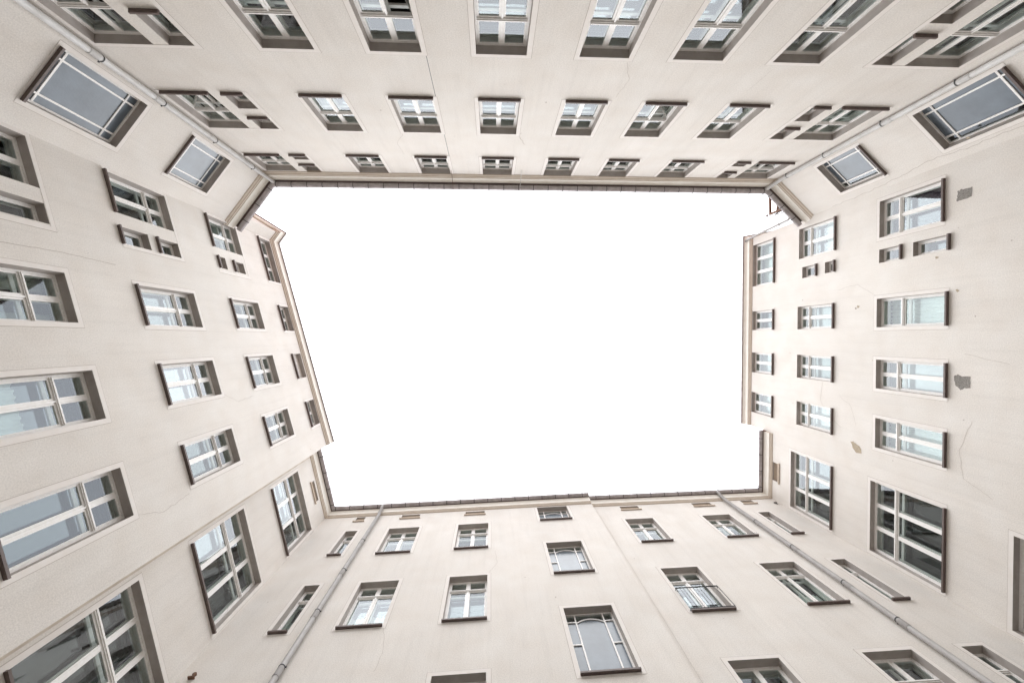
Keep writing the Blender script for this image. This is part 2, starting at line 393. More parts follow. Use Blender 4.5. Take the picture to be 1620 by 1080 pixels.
# ------------------------------------------------------------------ windows
FR = 0.045
def cells(kind, k='T'):
    """columns, rows as fractions of the clear opening"""
    if kind[:3] in ('cas', 'wid') and kind != 'casR_single':
        r = {'T': .67, 'L': .72, 'R': .72, 'BL': .78, 'BR': .78}[k]
        if k in ('BL', 'BR') and '1' in kind: r = .70
        if '3' in kind or kind == 'casR2': r = {'T': .725, 'L': .72, 'R': .755, 'BL': .745, 'BR': .745}[k]
        return [0, .5, 1], [0, r, 1]
    if kind in ('cas1', 'cas2', 'cas1b', 'cas2b', 'wide1', 'wide2', 'casR', 'casR2', 'wide2open'): return [0, .5, 1], [0, .655, 1]
    if kind in ('cas3', 'wide3', 'cas3b', 'wide3open'): return [0, .5, 1], [0, .69, 1]
    if kind == 'casR_single': return [0, 1], [0, .66, 1]
    if kind == 'row2': return [0, .5, 1], [0, 1]
    if kind == 'row3': return [0, .333, .667, 1], [0, 1]
    if kind == 'stair': return [0, .333, .667, 1], [0, .68, 1]
    if kind in ('nar',): return [0, 1], [0, .76, 1]
    return [0, 1], [0, 1]

def sash(fm, pm, x0, x1, z0, z1, y=0.205, s=0.036, d=0.04, T=Matrix()):
    fm.obox(T, x0, x0 + s, y, y + d, z0, z1, 'white'); fm.obox(T, x1 - s, x1, y, y + d, z0, z1, 'white')
    fm.obox(T, x0 + s, x1 - s, y, y + d, z0, z0 + s, 'white'); fm.obox(T, x0 + s, x1 - s, y, y + d, z1 - s, z1, 'white')
    yy = y + d * .5
    pm.poly([tuple(T @ Vector(p)) for p in ((x0 + s, yy, z0 + s), (x1 - s, yy, z0 + s), (x1 - s, yy, z1 - s), (x0 + s, yy, z1 - s))], 'glass')

CACHE = {}
def window_meshes(kind, w, h, k):
    key = (k, kind, round(w, 2), round(h, 2))
    if key in CACHE: return CACHE[key]
    fm, pm = MB(), MB(); X = w / 2; Y0 = 0.15 if k in ('R', 'RL') else 0.185
    # fixed outer frame
    def rim(y0, y1, t, m='white'):
        fm.box(-X + .002, -X + t, y0, y1, .002, h - .002, m); fm.box(X - t, X - .002, y0, y1, .002, h - .002, m)
        fm.box(-X + t, X - t, y0, y1, .002, t, m); fm.box(-X + t, X - t, y0, y1, h - t, h - .002, m)
    rim(Y0, Y0 + .065, FR)
    xa, xb, za, zb = -X + FR, X - FR, FR, h - FR; cw, ch = xb - xa, zb - za
    if kind.startswith('arch') or kind.startswith('stain'):
        t = 0.036 if kind.startswith('arch') else 0.042; yb0, yb1 = Y0 + .004, Y0 + .05
        if kind.startswith('arch'):
            c1, c2 = xa + cw * .19, xa + cw * .81; rise = 0.13; spring = h - FR - 0.30
            fm.box(c1 - t / 2, c1 + t / 2, yb0, yb1, za, zb, 'white'); fm.box(c2 - t / 2, c2 + t / 2, yb0, yb1, za, zb, 'white')
            for a, b in ((xa, c1 - t / 2), (c2 + t / 2, xb)):
                for zz in ((.51,) if h > 1.5 else ()) + (None,):
                    zc = spring + .03 if zz is None else za + ch * zz
                    fm.box(a, b, yb0, yb1, zc - t / 2, zc + t / 2, 'white')
            N = 14; half = (c2 - c1 - t) / 2; cx = (c1 + c2) / 2
            arc = [(cx + half * (2 * i / N - 1), spring + rise * (1 - (2 * i / N - 1) ** 2)) for i in range(N + 1)]
            for (ax, az), (bx, bz) in zip(arc, arc[1:]):
                for yq in (yb0 + .003,):
                    v = [(ax, az - t / 2), (bx, bz - t / 2), (bx, bz + t / 2), (ax, az + t / 2)]
                    fm.poly([(p[0], yq, p[1]) for p in v], 'white')
                    fm.poly([(v[0][0], yq, v[0][1]), (v[1][0], yq, v[1][1]), (v[1][0], yb1, v[1][1]), (v[0][0], yb1, v[0][1])], 'white')
                    fm.poly([(v[3][0], yq, v[3][1]), (v[2][0], yq, v[2][1]), (v[2][0], yb1, v[2][1]), (v[3][0], yb1, v[3][1])], 'white')
            py = Y0 + .03
            pm.poly([(c1 + t / 2, py, za)] + [(c2 - t / 2, py, za)] + [(p[0], py, p[1]) for p in reversed(arc)], 'frost')
            pm.poly([(p[0], py, p[1]) for p in arc] + [(c2 - t / 2, py, zb), (c1 + t / 2, py, zb)], 'glass')
            for a, b in ((xa, c1 - t / 2), (c2 + t / 2, xb)):
                pm.poly([(a, py, za), (b, py, za), (b, py, spring), (a, py, spring)], 'frost')
                pm.poly([(a, py, spring), (b, py, spring), (b, py, zb), (a, py, zb)], 'glass')
        else:
            c1, c2 = xa + cw * .15, xa + cw * .85; r1, r2 = za + ch * (.13 if h > 2 else .19), za + ch * .875
            for c in (c1, c2): fm.box(c - t / 2, c + t / 2, yb0, yb1, za, zb, 'white')
            for r in (r1, r2): fm.box(xa, xb, yb0 + .004, yb1 - .004, r - t / 2, r + t / 2, 'white')
            yp = Y0 + .03; clear = c1 if k == 'CR' else xa      # one clear border column on the right-hand bay
            pm.poly([(clear, yp, za), (xb, yp, za), (xb, yp, zb), (clear, yp, zb)], 'frost')
            if k == 'CR': pm.poly([(xa, yp, za), (c1, yp, za), (c1, yp, zb), (xa, yp, zb)], 'glass')
    else:
        cs, rs = cells(kind, k)
        gx = [xa + cw * c for c in cs]; gz = [za + ch * r for r in rs]; mt = 0.026; tt = 0.036 if k != 'L' else .03
        for c in gx[1:-1]: fm.box(c - mt, c + mt, Y0 + .004, Y0 + .06, za, zb, 'white')
        for r in gz[1:-1]:
            fm.box(xa, xb, Y0 - .018, Y0 + .062, r - tt, r + tt, 'white')
            fm.box(xa, xb, Y0 - .034, Y0 - .0181, r - tt * .2, r + tt * .55, 'white')
        openi = 0 if kind.endswith('open') else None
        n = 0
        for j in range(len(gz) - 1):
            for i in range(len(gx) - 1):
                x0 = gx[i] + (mt if i else 0); x1 = gx[i + 1] - (mt if i < len(gx) - 2 else 0)
                z0 = gz[j] + (tt if j else 0); z1 = gz[j + 1] - (tt if j < len(gz) - 2 else 0)
                if kind.endswith('open') and j == 0 and not (kind.endswith('hopen') and i): continue
                sash(fm, pm, x0 + .002, x1 - .002, z0 + .002, z1 - .002, Y0 + .007)
        for c in (gx[1:-1] if len(gx) == 3 and len(gz) == 3 else []):   # rounded meeting stile of the casement pair
            fm.box(c - .016, c + .016, Y0 - .014, Y0 + .0038, za, gz[1] - tt, 'white')
        # inner casement of the box window
        t2 = .05; yi = .36
        fm.box(-X + .003, -X + t2, yi, yi + .05, .003, h - .003, 'white'); fm.box(X - t2, X - .003, yi, yi + .05, .003, h - .003, 'white')
        fm.box(-X + t2, X - t2, yi, yi + .05, .003, t2, 'white'); fm.box(-X + t2, X - t2, yi, yi + .05, h - t2, h - .003, 'white')
        for c in gx[1:-1]: fm.box(c - .035, c + .035, yi + .002, yi + .048, t2, h - t2, 'white')
        for r in gz[1:-1]: fm.box(-X + t2, X - t2, yi + .004, yi + .046, r - .04, r + .04, 'white')
        if not kind.endswith('open'):
            pm.poly([(-X + t2, yi + .025, t2), (X - t2, yi + .025, t2), (X - t2, yi + .025, h - t2), (-X + t2, yi + .025, h - t2)], 'glass')
    sm = MB()
    sm.box(-X - .012, X + .012, -.078, -.0015, -.042, .006, 'sill')
    sm.box(-X + .003, X - .003, -.0014, Y0 - .002, .004, .0065, 'sill')
    CACHE[key] = (fm.mesh('window'), pm.mesh('pane'), sm.mesh('sill'))
    return CACHE[key]

SCACHE = {}
def surround_mesh(xl, xr, h, top, bottom):
    key = (round(xl, 2), round(xr, 2), round(h, 2), top, bottom)
    if key not in SCACHE:
        mb = MB(); t, g, p = .105, .008, -.005
        zt = h + (t if top else 0.0); zb = -.05 - (.05 if bottom else 0.0)
        def strip(x0, x1, z0, z1, y, m): mb.box(x0, x1, y, -.0008, z0, z1, m)
        strip(xl - t, xl, zb, zt, p, 'surround'); strip(xr, xr + t, zb, zt, p, 'surround')
        strip(xl - t - g, xl - t, zb, zt, -.0025, 'groove'); strip(xr + t, xr + t + g, zb, zt, -.0025, 'groove')
        if top: strip(xl, xr, h, zt, p, 'surround'); strip(xl - t - g, xr + t + g, zt, zt + g, -.0025, 'groove')
        if bottom: strip(xl, xr, zb, -.045, p, 'surround')
        SCACHE[key] = mb.mesh('surround')
    return SCACHE[key]

def curtain_mesh(w, h, style, m='curtain'):
    mb = MB(); X = w / 2; N = 40; y = .50
    def drape(x0, x1, z0, z1):
        pts = [(x0 + (x1 - x0) * i / N, y + .022 * math.sin(i * 1.25 + w * 9) + .01 * math.sin(i * .5)) for i in range(N + 1)]
        for (a, ya), (b, yb) in zip(pts, pts[1:]):
            for dy in (0, .006):
                mb.poly(((a, ya + dy, z0), (b, yb + dy, z0), (b, yb + dy, z1), (a, ya + dy, z1)), m)
    if style == 'full': drape(-X, X, 0, h)
    elif style == 'sides': drape(-X, -X + w * .28, 0, h); drape(X - w * .28, X, 0, h)
    elif style == 'half': drape(-X, X, 0, h * .55)
    elif style == 'left': drape(-X, -X + w * .6, 0, h)
    elif style == 'blind': mb.box(-X, X, y, y + .01, h * .25, h, m)
    return mb.mesh('curtain', smooth=True)

SPECIAL_LABEL = {
 ('T', 'wide2open'): 'wide window with one casement swung open, beside two small stacked windows',
 ('T', 'wide3open'): 'wide top window with a casement swung open below the gutter',
}
PAIR = {}      # wide windows share one plaster surround with the small windows beside them
rnd = random.Random(11)
for w in WINDOWS:
    k, kind, x0, x1, z0, z1 = w
    if kind == 'niche' or kind == 'vent':
        root = OWNER[k]; W_, H_ = x1 - x0, z1 - z0; mb = MB(); X = W_ / 2
        if kind == 'niche':
            mb.box(-X - .012, X + .012, -.078, -.0015, -.042, .006, 'sill'); mb.box(-X + .003, X - .003, -.0014, .168, .004, .0065, 'sill')
            mtx = local(k) @ Matrix.Translation(((x0 + x1) / 2, 0, z0))
            o = link('blind_window', mb.mesh('blind_window'), root, mtx, 'bricked-up window niche with only a brown sill')
        else:
            mb.box(-X - .05, X + .05, -.05, -.0015, -.05, .004, 'tan')
            n = 5
            for i in range(n):
                zc = H_ * (i + .5) / n
                T = Matrix.Translation((0, .07, zc)) @ Matrix.Rotation(math.radians(35), 4, 'X')
                mb.obox(T, -X + .01, X - .01, -.03, .03, -.006, .006, 'tan')
            link('attic_vent', mb.mesh('attic_vent'), root, local(k) @ Matrix.Translation(((x0 + x1) / 2, 0, z0)))
        continue
    W_, H_ = round(x1 - x0, 2), round(z1 - z0, 2)
    if k == 'R' and kind == 'casR' and x0 > 0 and x0 < .5: kind = 'casR_single'
    if k == 'T' and (kind == 'cas2' and -3.7 < x0 < -3.6 or kind == 'cas1' and 2.7 < x0 < 2.8 or kind == 'wide1' and x0 > 0): kind += 'hopen'
    if k == 'T' and kind.endswith('hopen'): lab_open = 'window with one dark casement swung inwards'
    else: lab_open = None
    fme, pme, sme = window_meshes(kind, W_, H_, k)
    mtx = local(k) @ Matrix.Translation(((x0 + x1) / 2, 0, z0))
    wo_ = link('window', fme, OWNER[k], mtx)
    if lab_open: wo_['label'] = lab_open
    if (k, kind) in SPECIAL_LABEL: wo_['label'] = SPECIAL_LABEL[k, kind]
    if kind.startswith('arch'): wo_['label'] = 'stair window with arched frosted glass'
    if kind.startswith('stain'): wo_['label'] = 'stair window with frosted glass and a border of narrow panes'
    pane = link('pane', pme, wo_)
    link('sill', sme, wo_)
    # painted band
    xl, xr = -W_ / 2, W_ / 2
    if kind.startswith('wide') or (k == 'L' and x0 < -3.3 and kind.startswith('cas')):
        if k == 'T' and x0 > 0: xl -= 0.83
        elif k == 'T': xr += 0.78
        else: xr += 0.80
    top = not (z1 + .13 > EAVE[k])
    if not (kind.startswith('sm') or k in ('R', 'CR') and kind != 'stainbig' and z0 > 14):
        if kind.startswith('wide') or (k == 'L' and x0 < -3.3 and kind.startswith('cas')):
            mb = MB(); t, g, p = .10, .008, -.005
            zt = H_ + (t if top else 0); zb = -.05
            for a, b in ((xl - t, xl), (xr, xr + t)): mb.box(a, b, p, -.0008, zb, zt, 'surround')
            if top: mb.box(xl, xr, p, -.0008, H_, zt, 'surround'); mb.box(xl - t - g, xr + t + g, -.0025, -.0008, zt, zt + g, 'groove')
            mb.box(xl - t - g, xl - t, -.0025, -.0008, zb, zt, 'groove'); mb.box(xr + t, xr + t + g, -.0025, -.0008, zb, zt, 'groove')
            link('surround', mb.mesh('surround'), wo_)
        else:
            link('surround', surround_mesh(xl, xr, H_, top, k in ('L', 'LL', 'CL', 'BL')), wo_)
    # what hangs behind the glass
    style = None
    if kind[:3] in ('cas', 'row', 'wid', 'nar'):
        q = rnd.random()
        if k == 'R': style = 'blind' if q < .3 else 'full' if q < .7 else 'half'
        elif k in ('BL', 'BR'): style = 'half' if q < .5 else 'full' if q < .65 else None
        elif k == 'T': style = 'sides' if q < .25 else 'half' if q < .4 else None
        else: style = 'half' if q < .2 else 'sides' if q < .35 else None
    cm = 'curtain'
    if k == 'R' and kind == 'casR' and x0 > 2: style, cm = 'full', 'purple'; wo_['label'] = 'window with purple drapes behind the glass'
    if style: link('curtain', curtain_mesh(W_, H_, style, cm), wo_)
    if kind.endswith('open'):
        sgn = 1; cw = W_ / 2 - FR; hh = (H_ - 2 * FR) * (.655 if '2' in kind else .69) - .05
        for side, ang in ((-1, 62),) if kind.endswith('hopen') else ((-1, 38), (1, -72)):
            fm, pm = MB(), MB()
            T = Matrix.Translation((side * (W_ / 2 - FR), .20, FR)) @ Matrix.Rotation(math.radians(ang if side < 0 else ang), 4, 'Z')
            a, b = (0, cw - .03) if side < 0 else (-(cw - .03), 0)
            sash(fm, pm, a, b, 0, hh, 0, .045, .045, T)
            s = link('open_sash', fm.mesh('open_sash'), wo_, None, 'casement swung inwards'); 
            for q_, m_ in zip(pm.f, pm.m): pass
            k0 = len(fm.v)
            me = MB(); me.v = fm.v + pm.v; me.f = fm.f + [tuple(i + k0 for i in f) for f in pm.f]
            me.names = ['white', 'glass']; me.m = [0] * len(fm.f) + [1] * len(pm.f)
            s.data = me.mesh('open_sash')

# ------------------------------------------------------------------ cornices, gutters, roofs
P = {n: FACET[n] for n in FACET}
def cornice_profile(s=1.0, deep=.20):
    return [(-.04, 0, 'tan'), (.022, 0, 'tan'), (.022, .035 * s, 'cream'), (.045, .045 * s, 'tan'), (.05, .075 * s, 'tan'), (.075 * s, .095 * s, 'cream'), (.08 * s, .12 * s, 'tan'),
            (.105 * s, .135 * s, 'cream'), (.11 * s, .22 * s, 'cream'), (.118 * s, .33 * s, 'cream'), (deep, .40, 'cream'), (deep, .455, 'cream'), (-.04, .455, 'cream')]
def gutter_profile(c, z, r):
    o = [(c - r * math.cos(math.pi * i / 10), z - r * math.sin(math.pi * i / 10), 'zinc') for i in range(11)]
    o += [(c + r + .008, z + .008, 'zinc')]
    q = r - .006
    i_ = [(c + q * math.cos(math.pi * i / 10), z - q * math.sin(math.pi * i / 10) + .001, 'zinc') for i in range(11)]
    return o + i_
def along(line, step, off, sides=1):
    out = []
    for a, b in zip(line, line[1:]):
        a, b = Vector(a), Vector(b); d = b - a; n = max(1, int(d.length / step)); d2 = d.normalized(); nn = Vector((-d2.y, d2.x)) * sides
        for i in range(n):
            p = a + d * ((i + .5) / n) + nn * off; out.append((p, math.atan2(nn.y, nn.x)))
    return out
def eaves(root, line, z, s, deep, gut=None, ext=(0, 0), step=.6, jit=0):
    mb = MB(); sweep(mb, cornice_profile(s, deep), line, z, -1, ext)
    link('cornice', mb.mesh('cornice'), root, wlocal(root))
    if gut:
        off, r = gut
        mb = MB(); sweep(mb, gutter_profile(off, z + .52, r), line, 0, -1, (max(0, ext[0] - .05), max(0, ext[1] - .05)))
        g = link('gutter', mb.mesh('gutter', smooth=False), root, wlocal(root))
        bm_ = MB(); R = r + .007
        for i in range(12):
            a0, a1 = math.pi * i / 12, math.pi * (i + 1) / 12
            bm_.poly(((-R * math.cos(a0), -.011, -R * math.sin(a0)), (-R * math.cos(a1), -.011, -R * math.sin(a1)), (-R * math.cos(a1), .011, -R * math.sin(a1)), (-R * math.cos(a0), .011, -R * math.sin(a0))), 'black')
        bm_.box(R - .012, R + .01, -.012, .012, -.02, .03, 'black'); bm_.box(-R - .14, -R + .004, -.012, .012, -.004, .006, 'black')
        bme = bm_.mesh('gutter_bracket')
        for p, a in along(line, step, off, -1):
            link('gutter_bracket', bme, g, Matrix.Translation((p.x, p.y, z + .52)) @ Matrix.Rotation(a, 4, 'Z'))
    else:
        mb = MB(); sweep(mb, [(deep - .02, .457, 'zinc'), (deep + .035, .457, 'zinc'), (deep + .04, .43, 'zinc'), (deep + .05, .43, 'zinc'), (deep + .05, .50, 'zinc'), (deep - .02, .50, 'zinc')], line, z, -1, ext)
        link('roof_edge', mb.mesh('roof_edge'), root, wlocal(root))
    # roof slope behind the eaves
    ov = .09 if gut else .02
    mb = MB(); sweep(mb, [(deep + ov, .535, 'tile'), (-5.0, 3.6, 'tile'), (-5.0, 3.45, 'tile'), (deep + .0, .462, 'sill'), (deep + ov, .515, 'sill')], line, z, -1, (0, 0))
    link('roof', mb.mesh('roof'), root, wlocal(root))

CLL, TCL, TCR, CRR = P['CL'][1], P['T'][1], P['T'][0], P['CR'][0]
eaves(B_TOP, [CRR, TCR, TCL, CLL], 16.38, 1.0, .15, (.30, .095), (.12, .12), .56)
eaves(B_LOW, [P['LL'][0], P['LL'][1], P['BL'][1]], 18.66, .85, .125, (.215, .078), (0, 0), .58)
eaves(B_LOWR, [P['BR'][0], P['BR'][1], P['RL'][1]], 18.66, .85, .125, (.215, .075), (0, -.03), .58)
Q1, Q2 = (-9.267, -4.57), (-10.5, -5.35)
eaves(B_LEFT, [Q2, Q1, CLL, P['L'][1]], 19.59, 1.0, .14)
eaves(B_RIGHT, [P['R'][0], CRR, (13.6, -4.95)], 20.29, .9, .17)
# upper corner block of the left wing standing above the lower eaves, and its twin on the right
def prism(root, name, pts, z0, z1, m='plaster'):
    mb = MB(); n = len(pts)
    mb.poly([(x, y, z0) for x, y in pts], m); mb.poly([(x, y, z1) for x, y in pts], m)
    for i in range(n):
        (a, b), (c, d) = pts[i], pts[(i + 1) % n]; mb.poly(((a, b, z0), (c, d, z0), (c, d, z1), (a, b, z1)), m)
    return link(name, mb.mesh(name), root, wlocal(root))
prism(B_LEFT, 'wall', [(-9.532, -4.206), Q1, Q2, (-10.9, -4.0)], 16.9, 20.04)
prism(B_RIGHT, 'wall', [(12.2216, -4.6781), (13.6, -4.95), (13.7, -4.62), (12.3, -4.60)], 16.9, 20.74)

# ------------------------------------------------------------------ downpipes
def downpipe(root, k, x, z_top, gut_off, clamps, out=.105, r=.068, zb=-1.55, kink=.85, pm='pipe'):
    mb = MB(); zt = z_top
    path = [(x, -out, zb)]
    n = 2
    path += [(x, -out, z_top - kink), (x, -out - .01, z_top - kink + .06), (x, -(out + gut_off) / 2, z_top - .40 * kink), (x, -gut_off + .01, z_top - .14), (x, -gut_off, z_top - .08), (x, -gut_off, z_top + .03)]
    mb.tube(path, r, pm, 18)
    o = link('downpipe', mb.mesh('downpipe', smooth=True), root, local(k))
    for zc in clamps:
        c = MB(); N = 20; R = r + .006
        pts = lambda rr, z: [(x + rr * math.cos(2 * math.pi * j / N), -out + rr * math.sin(2 * math.pi * j / N), z) for j in range(N)]
        a, b = pts(R, zc - .014), pts(R, zc + .014)
        for j in range(N): c.poly((a[j], a[(j + 1) % N], b[(j + 1) % N], b[j]), 'black')
        for z in (zc - .014, zc + .014):
            i2, o2 = pts(r - .002, z), pts(R, z)
            for j in range(N): c.poly((i2[j], i2[(j + 1) % N], o2[(j + 1) % N], o2[j]), 'black')
        c.box(x - .009, x + .009, -out + r - .005, .0, zc - .011, zc + .011, 'black')
        c.box(x + r, x + r + .035, -out - .012, -out + .012, zc - .014, zc + .014, 'black')
        link('pipe_clamp', c.mesh('pipe_clamp'), o)
        s = MB(); s.tube([(x, -out, zc - .30), (x, -out, zc - .27), (x, -out, zc - .10), (x, -out, zc - .07)], r + .007, pm, 18)
        link('pipe_collar', s.mesh('pipe_collar', smooth=False), o)
    return o
downpipe(B_TOP, 'CL', -1.03, 16.83, .30, [3.6, 5.6, 7.7, 9.77, 11.55, 13.64, 15.71])
downpipe(B_TOP, 'CR', .93, 16.83, .30, [3.6, 5.6, 7.7, 9.87, 11.85, 13.99, 15.79])
downpipe(B_LOW, 'BL', -3.31, 19.11, .215, [3.9, 5.9, 8.0, 10.0, 12.01, 14.11, 16.15], kink=.7, pm='pipe_dark')
downpipe(B_LOWR, 'BR', 1.77, 19.11, .215, [3.9, 6.1, 8.3, 10.41, 12.09, 14.24, 16.28], kink=.7, pm='pipe_dark')
mb = MB(); mb.tube([(12.06, -4.60, 20.62), (12.04, -4.64, 20.4), (11.83, -4.72, 17.25), (11.78, -4.78, 17.08), (11.72, -4.86, 16.98)], .05, 'pipe_dark', 14)
dp = link('downpipe', mb.mesh('downpipe', smooth=True), B_RIGHT, wlocal(B_RIGHT), 'short white pipe draining the upper roof onto the lower gutter')
for t in (.12, .45, .8):
    p = Vector((12.04, -4.64, 20.4)).lerp(Vector((11.83, -4.72, 17.25)), t); q = p + Vector((-.003, -.001, -.03)); c = MB(); c.tube([p, q], .064, 'zinc', 14)
    link('pipe_collar', c.mesh('pipe_collar'), dp)
mb = MB(); mb.tube([(-9.36, -4.40, 19.95), (-9.45, -4.75, 19.6), (-9.62, -4.95, 18.4), (-9.60, -4.98, 17.1)], .045, 'tan', 12)
link('downpipe', mb.mesh('downpipe', smooth=True), B_LEFT, wlocal(B_LEFT), 'short tan pipe at the corner above the lower gutter')

# ------------------------------------------------------------------ small things fixed to the walls
def on(k, mb, name, label=None): return link(name, mb.mesh(name), OWNER[k], local(k), label)
def ribbon(mb, pts, wd, m='groove', jit=.0, y=-.003, seed=1):
    r = random.Random(seed); P_ = []
    for (a, b), (c, d) in zip(pts, pts[1:]):
        n = max(1, int(math.hypot(c - a, d - b) / .12)) if jit else 1
        for i in range(n): P_.append((a + (c - a) * i / n + r.uniform(-jit, jit), b + (d - b) * i / n + r.uniform(-jit, jit)))
    P_.append(pts[-1])
    for (a, b), (c, d) in zip(P_, P_[1:]):
        L = math.hypot(c - a, d - b) or 1; nx, nz = -(d - b) / L * wd / 2, (c - a) / L * wd / 2
        mb.poly(((a - nx, y, b - nz), (a + nx, y, b + nz), (c + nx, y, d + nz), (c - nx, y, d - nz)), m)
mb = MB(); ribbon(mb, [(2.68, 3.0), (2.70, 16.36)], .012, 'black', .0); on('T', mb, 'expansion_joint', 'thin dark vertical joint running up the wall')
mb = MB(); mb.tube([(2.75, -.02, 16.0), (2.75, -.06, 16.4), (2.75, -.24, 16.78), (2.75, -.42, 16.85), (2.75, -.43, 16.95)], .007, 'rust', 6); on('T', mb, 'cable')
mb = MB(); ribbon(mb, [(.44, 13.02), (.5, 13.2), (.28, 13.81)], .014, 'groove', .02); ribbon(mb, [(.28, 13.81), (.26, 14.6), (.25, 16.3)], .006, 'surround', .0); on('T', mb, 'crack', 'crack running up from a window corner')
mb = MB(); mb.tube([(.22, -.02, 15.9), (.22, -.08, 16.42), (.22, -.24, 16.80), (.22, -.42, 16.84), (.22, -.43, 17.0)], .010, 'leadw', 8); on('T', mb, 'lightning_cable', 'thin white cable crossing the gutter')
mb = MB(); ribbon(mb, [(-2.05, 6.5), (-2.03, 8.45), (-2.07, 9.52), (-2.02, 10.92)], .010, 'groove', .006); on('L', mb, 'crack')
mb = MB(); ribbon(mb, [(-.93, 15.4), (-.90, 14.2), (-.85, 13.2), (-.74, 12.2), (-.66, 11.48), (-.76, 10.79), (-.72, 10.1), (-.77, 9.4)], .010, 'groove', .025, seed=5); on('CR', mb, 'crack', 'wandering crack near the corner')
mb = MB(); ribbon(mb, [(-3.4, 14.9), (-3.1, 15.5), (-2.6, 15.9), (-1.9, 15.8)], .007, 'groove', .015, seed=8); ribbon(mb, [(-2.3, 15.0), (-2.6, 14.5), (-3.2, 14.3)], .006, 'groove', .02, seed=9); on('R', mb, 'crack')
mb = MB(); ribbon(mb, [(-3.83, 4.0), (-3.80, 10.5), (-3.84, 18.6)], .005, 'groove', .004, seed=4); on('BR', mb, 'crack')
mb = MB(); mb.box(-1.36, -1.215, -.004, -.0008, -1.0, 18.62, 'joint'); on('LL', mb, 'corner_strip', 'tan strip along the inner corner')  # thin tan strip laid down the recessed corner
def blob(mb, cx, cz, rx, rz, m, seed, n=18, y=-.0035, k=.25, sq=0):
    r = random.Random(seed); pts = []
    for i in range(n):
        a = 2 * math.pi * i / n; ca, sa = math.cos(a), math.sin(a); e = 1 + r.uniform(-k, k)
        if sq: s_ = 1 / max(abs(ca), abs(sa)); ca, sa = ca * s_ * (1 - .06 * e), sa * s_ * (1 - .06 * e); e = 1 + r.uniform(-.09, .09)
        pts.append((cx + rx * ca * e, y, cz + rz * sa * e))
    mb.poly(pts, m)
def flat(mb, pts, m, y): mb.poly([(p[0], y, p[1]) for p in pts], m)
def rough(pts, amp, seed, sub=4):
    r = random.Random(seed); out = []
    for (a, b_), (c, d) in zip(pts, pts[1:] + pts[:1]):
        for i in range(sub): out.append((a + (c - a) * i / sub + r.uniform(-amp, amp), b_ + (d - b_) * i / sub + r.uniform(-amp, amp)))
    return out
def grow(pts, e):
    cx = sum(p[0] for p in pts) / len(pts); cz = sum(p[1] for p in pts) / len(pts)
    return [(cx + (p[0] - cx) * (1 + e), cz + (p[1] - cz) * (1 + e)) for p in pts]
D1 = [(3.56, 11.141), (3.562, 11.074), (3.585, 11.037), (3.556, 11.009), (3.543, 10.807), (3.558, 10.78), (3.316, 10.781), (3.287, 10.903), (3.293, 11.147), (3.356, 11.157), (3.397, 11.129)]
D2 = [(-1.295, 11.149), (-1.25, 11.07), (-1.28, 10.965), (-1.278, 10.762), (-1.556, 10.748), (-1.585, 10.91), (-1.627, 10.986), (-1.516, 11.135)]
D3 = [(-3.764, 14.5), (-3.769, 14.368), (-3.834, 14.255), (-3.853, 14.127), (-4.005, 14.041), (-4.093, 14.057), (-4.115, 14.251), (-3.961, 14.427)]
for pts, s, lab in ((D1, 3, 'grey patch of fallen plaster beside a wide window'), (D2, 5, 'grey patch of fallen plaster below a window')):
    mb = MB(); q = rough(pts, .011, s); flat(mb, grow(q, .10), 'surround', -.0022); flat(mb, grow(q, .035), 'groove', -.0034); flat(mb, q, 'patch', -.0046)
    on('R', mb, 'plaster_damage', lab)
mb = MB(); q = rough(D3, .02, 9); flat(mb, grow(q, .12), 'surround', -.0022); flat(mb, q, 'peel', -.0040); on('R', mb, 'plaster_damage', 'ochre patch of peeled paint')
mb = MB(); ribbon(mb, [(-4.2, 10.2), (-3.9, 10.9), (-3.2, 11.0), (-2.4, 10.7)], .006, 'groove', .02, seed=14); ribbon(mb, [(1.05, 13.62), (1.5, 14.3), (1.4, 15.1)], .006, 'groove', .02, seed=15); ribbon(mb, [(-.9, 9.9), (-.7, 10.9)], .006, 'groove', .02, seed=16); on('R', mb, 'crack')
mb = MB(); ribbon(mb, [(-1.65, 9.6), (-1.9, 10.3), (-1.8, 11.0)], .006, 'groove', .02, seed=21); ribbon(mb, [(3.9, 13.2), (4.2, 13.9), (4.15, 14.7)], .006, 'groove', .018, seed=22); ribbon(mb, [(-5.0, 9.7), (-4.9, 10.6)], .005, 'groove', .015, seed=23); on('T', mb, 'crack')
mb = MB(); ribbon(mb, [(3.6, 9.6), (3.8, 10.3), (3.7, 11.2)], .006, 'groove', .02, seed=31); ribbon(mb, [(1.5, 13.55), (1.8, 14.2), (1.75, 15.1)], .006, 'groove', .018, seed=32); on('L', mb, 'crack')
mb = MB(); ribbon(mb, [(1.25, 13.6), (1.5, 14.2), (1.45, 15.0)], .006, 'groove', .02, seed=41); ribbon(mb, [(-1.4, 11.3), (-1.2, 10.5), (-1.25, 9.8)], .006, 'groove', .02, seed=42); on('BL', mb, 'crack')
mb = MB(); r = random.Random(3)
for cx, cz, q in ((1.91, 11.66, .035), (.75, 14.25, .05), (.70, 14.35, .03), (.95, 11.1, .035), (.26, 10.66, .015), (-2.4, 10.9, .012), (-4.0, 12.9, .015), (2.6, 11.1, .012), (-.9, 17.6, .02), (1.2, 16.9, .02), (-2.9, 17.4, .015), (2.0, 9.9, .015), (-1.0, 13.62, .04)):
    blob(mb, cx, cz, q, q * 1.2, 'peel' if q > .03 else 'groove', int(cx * 50 + cz * 10), 10, k=.4)
on('R', mb, 'plaster_damage', 'small chips in the plaster')
mb = MB()
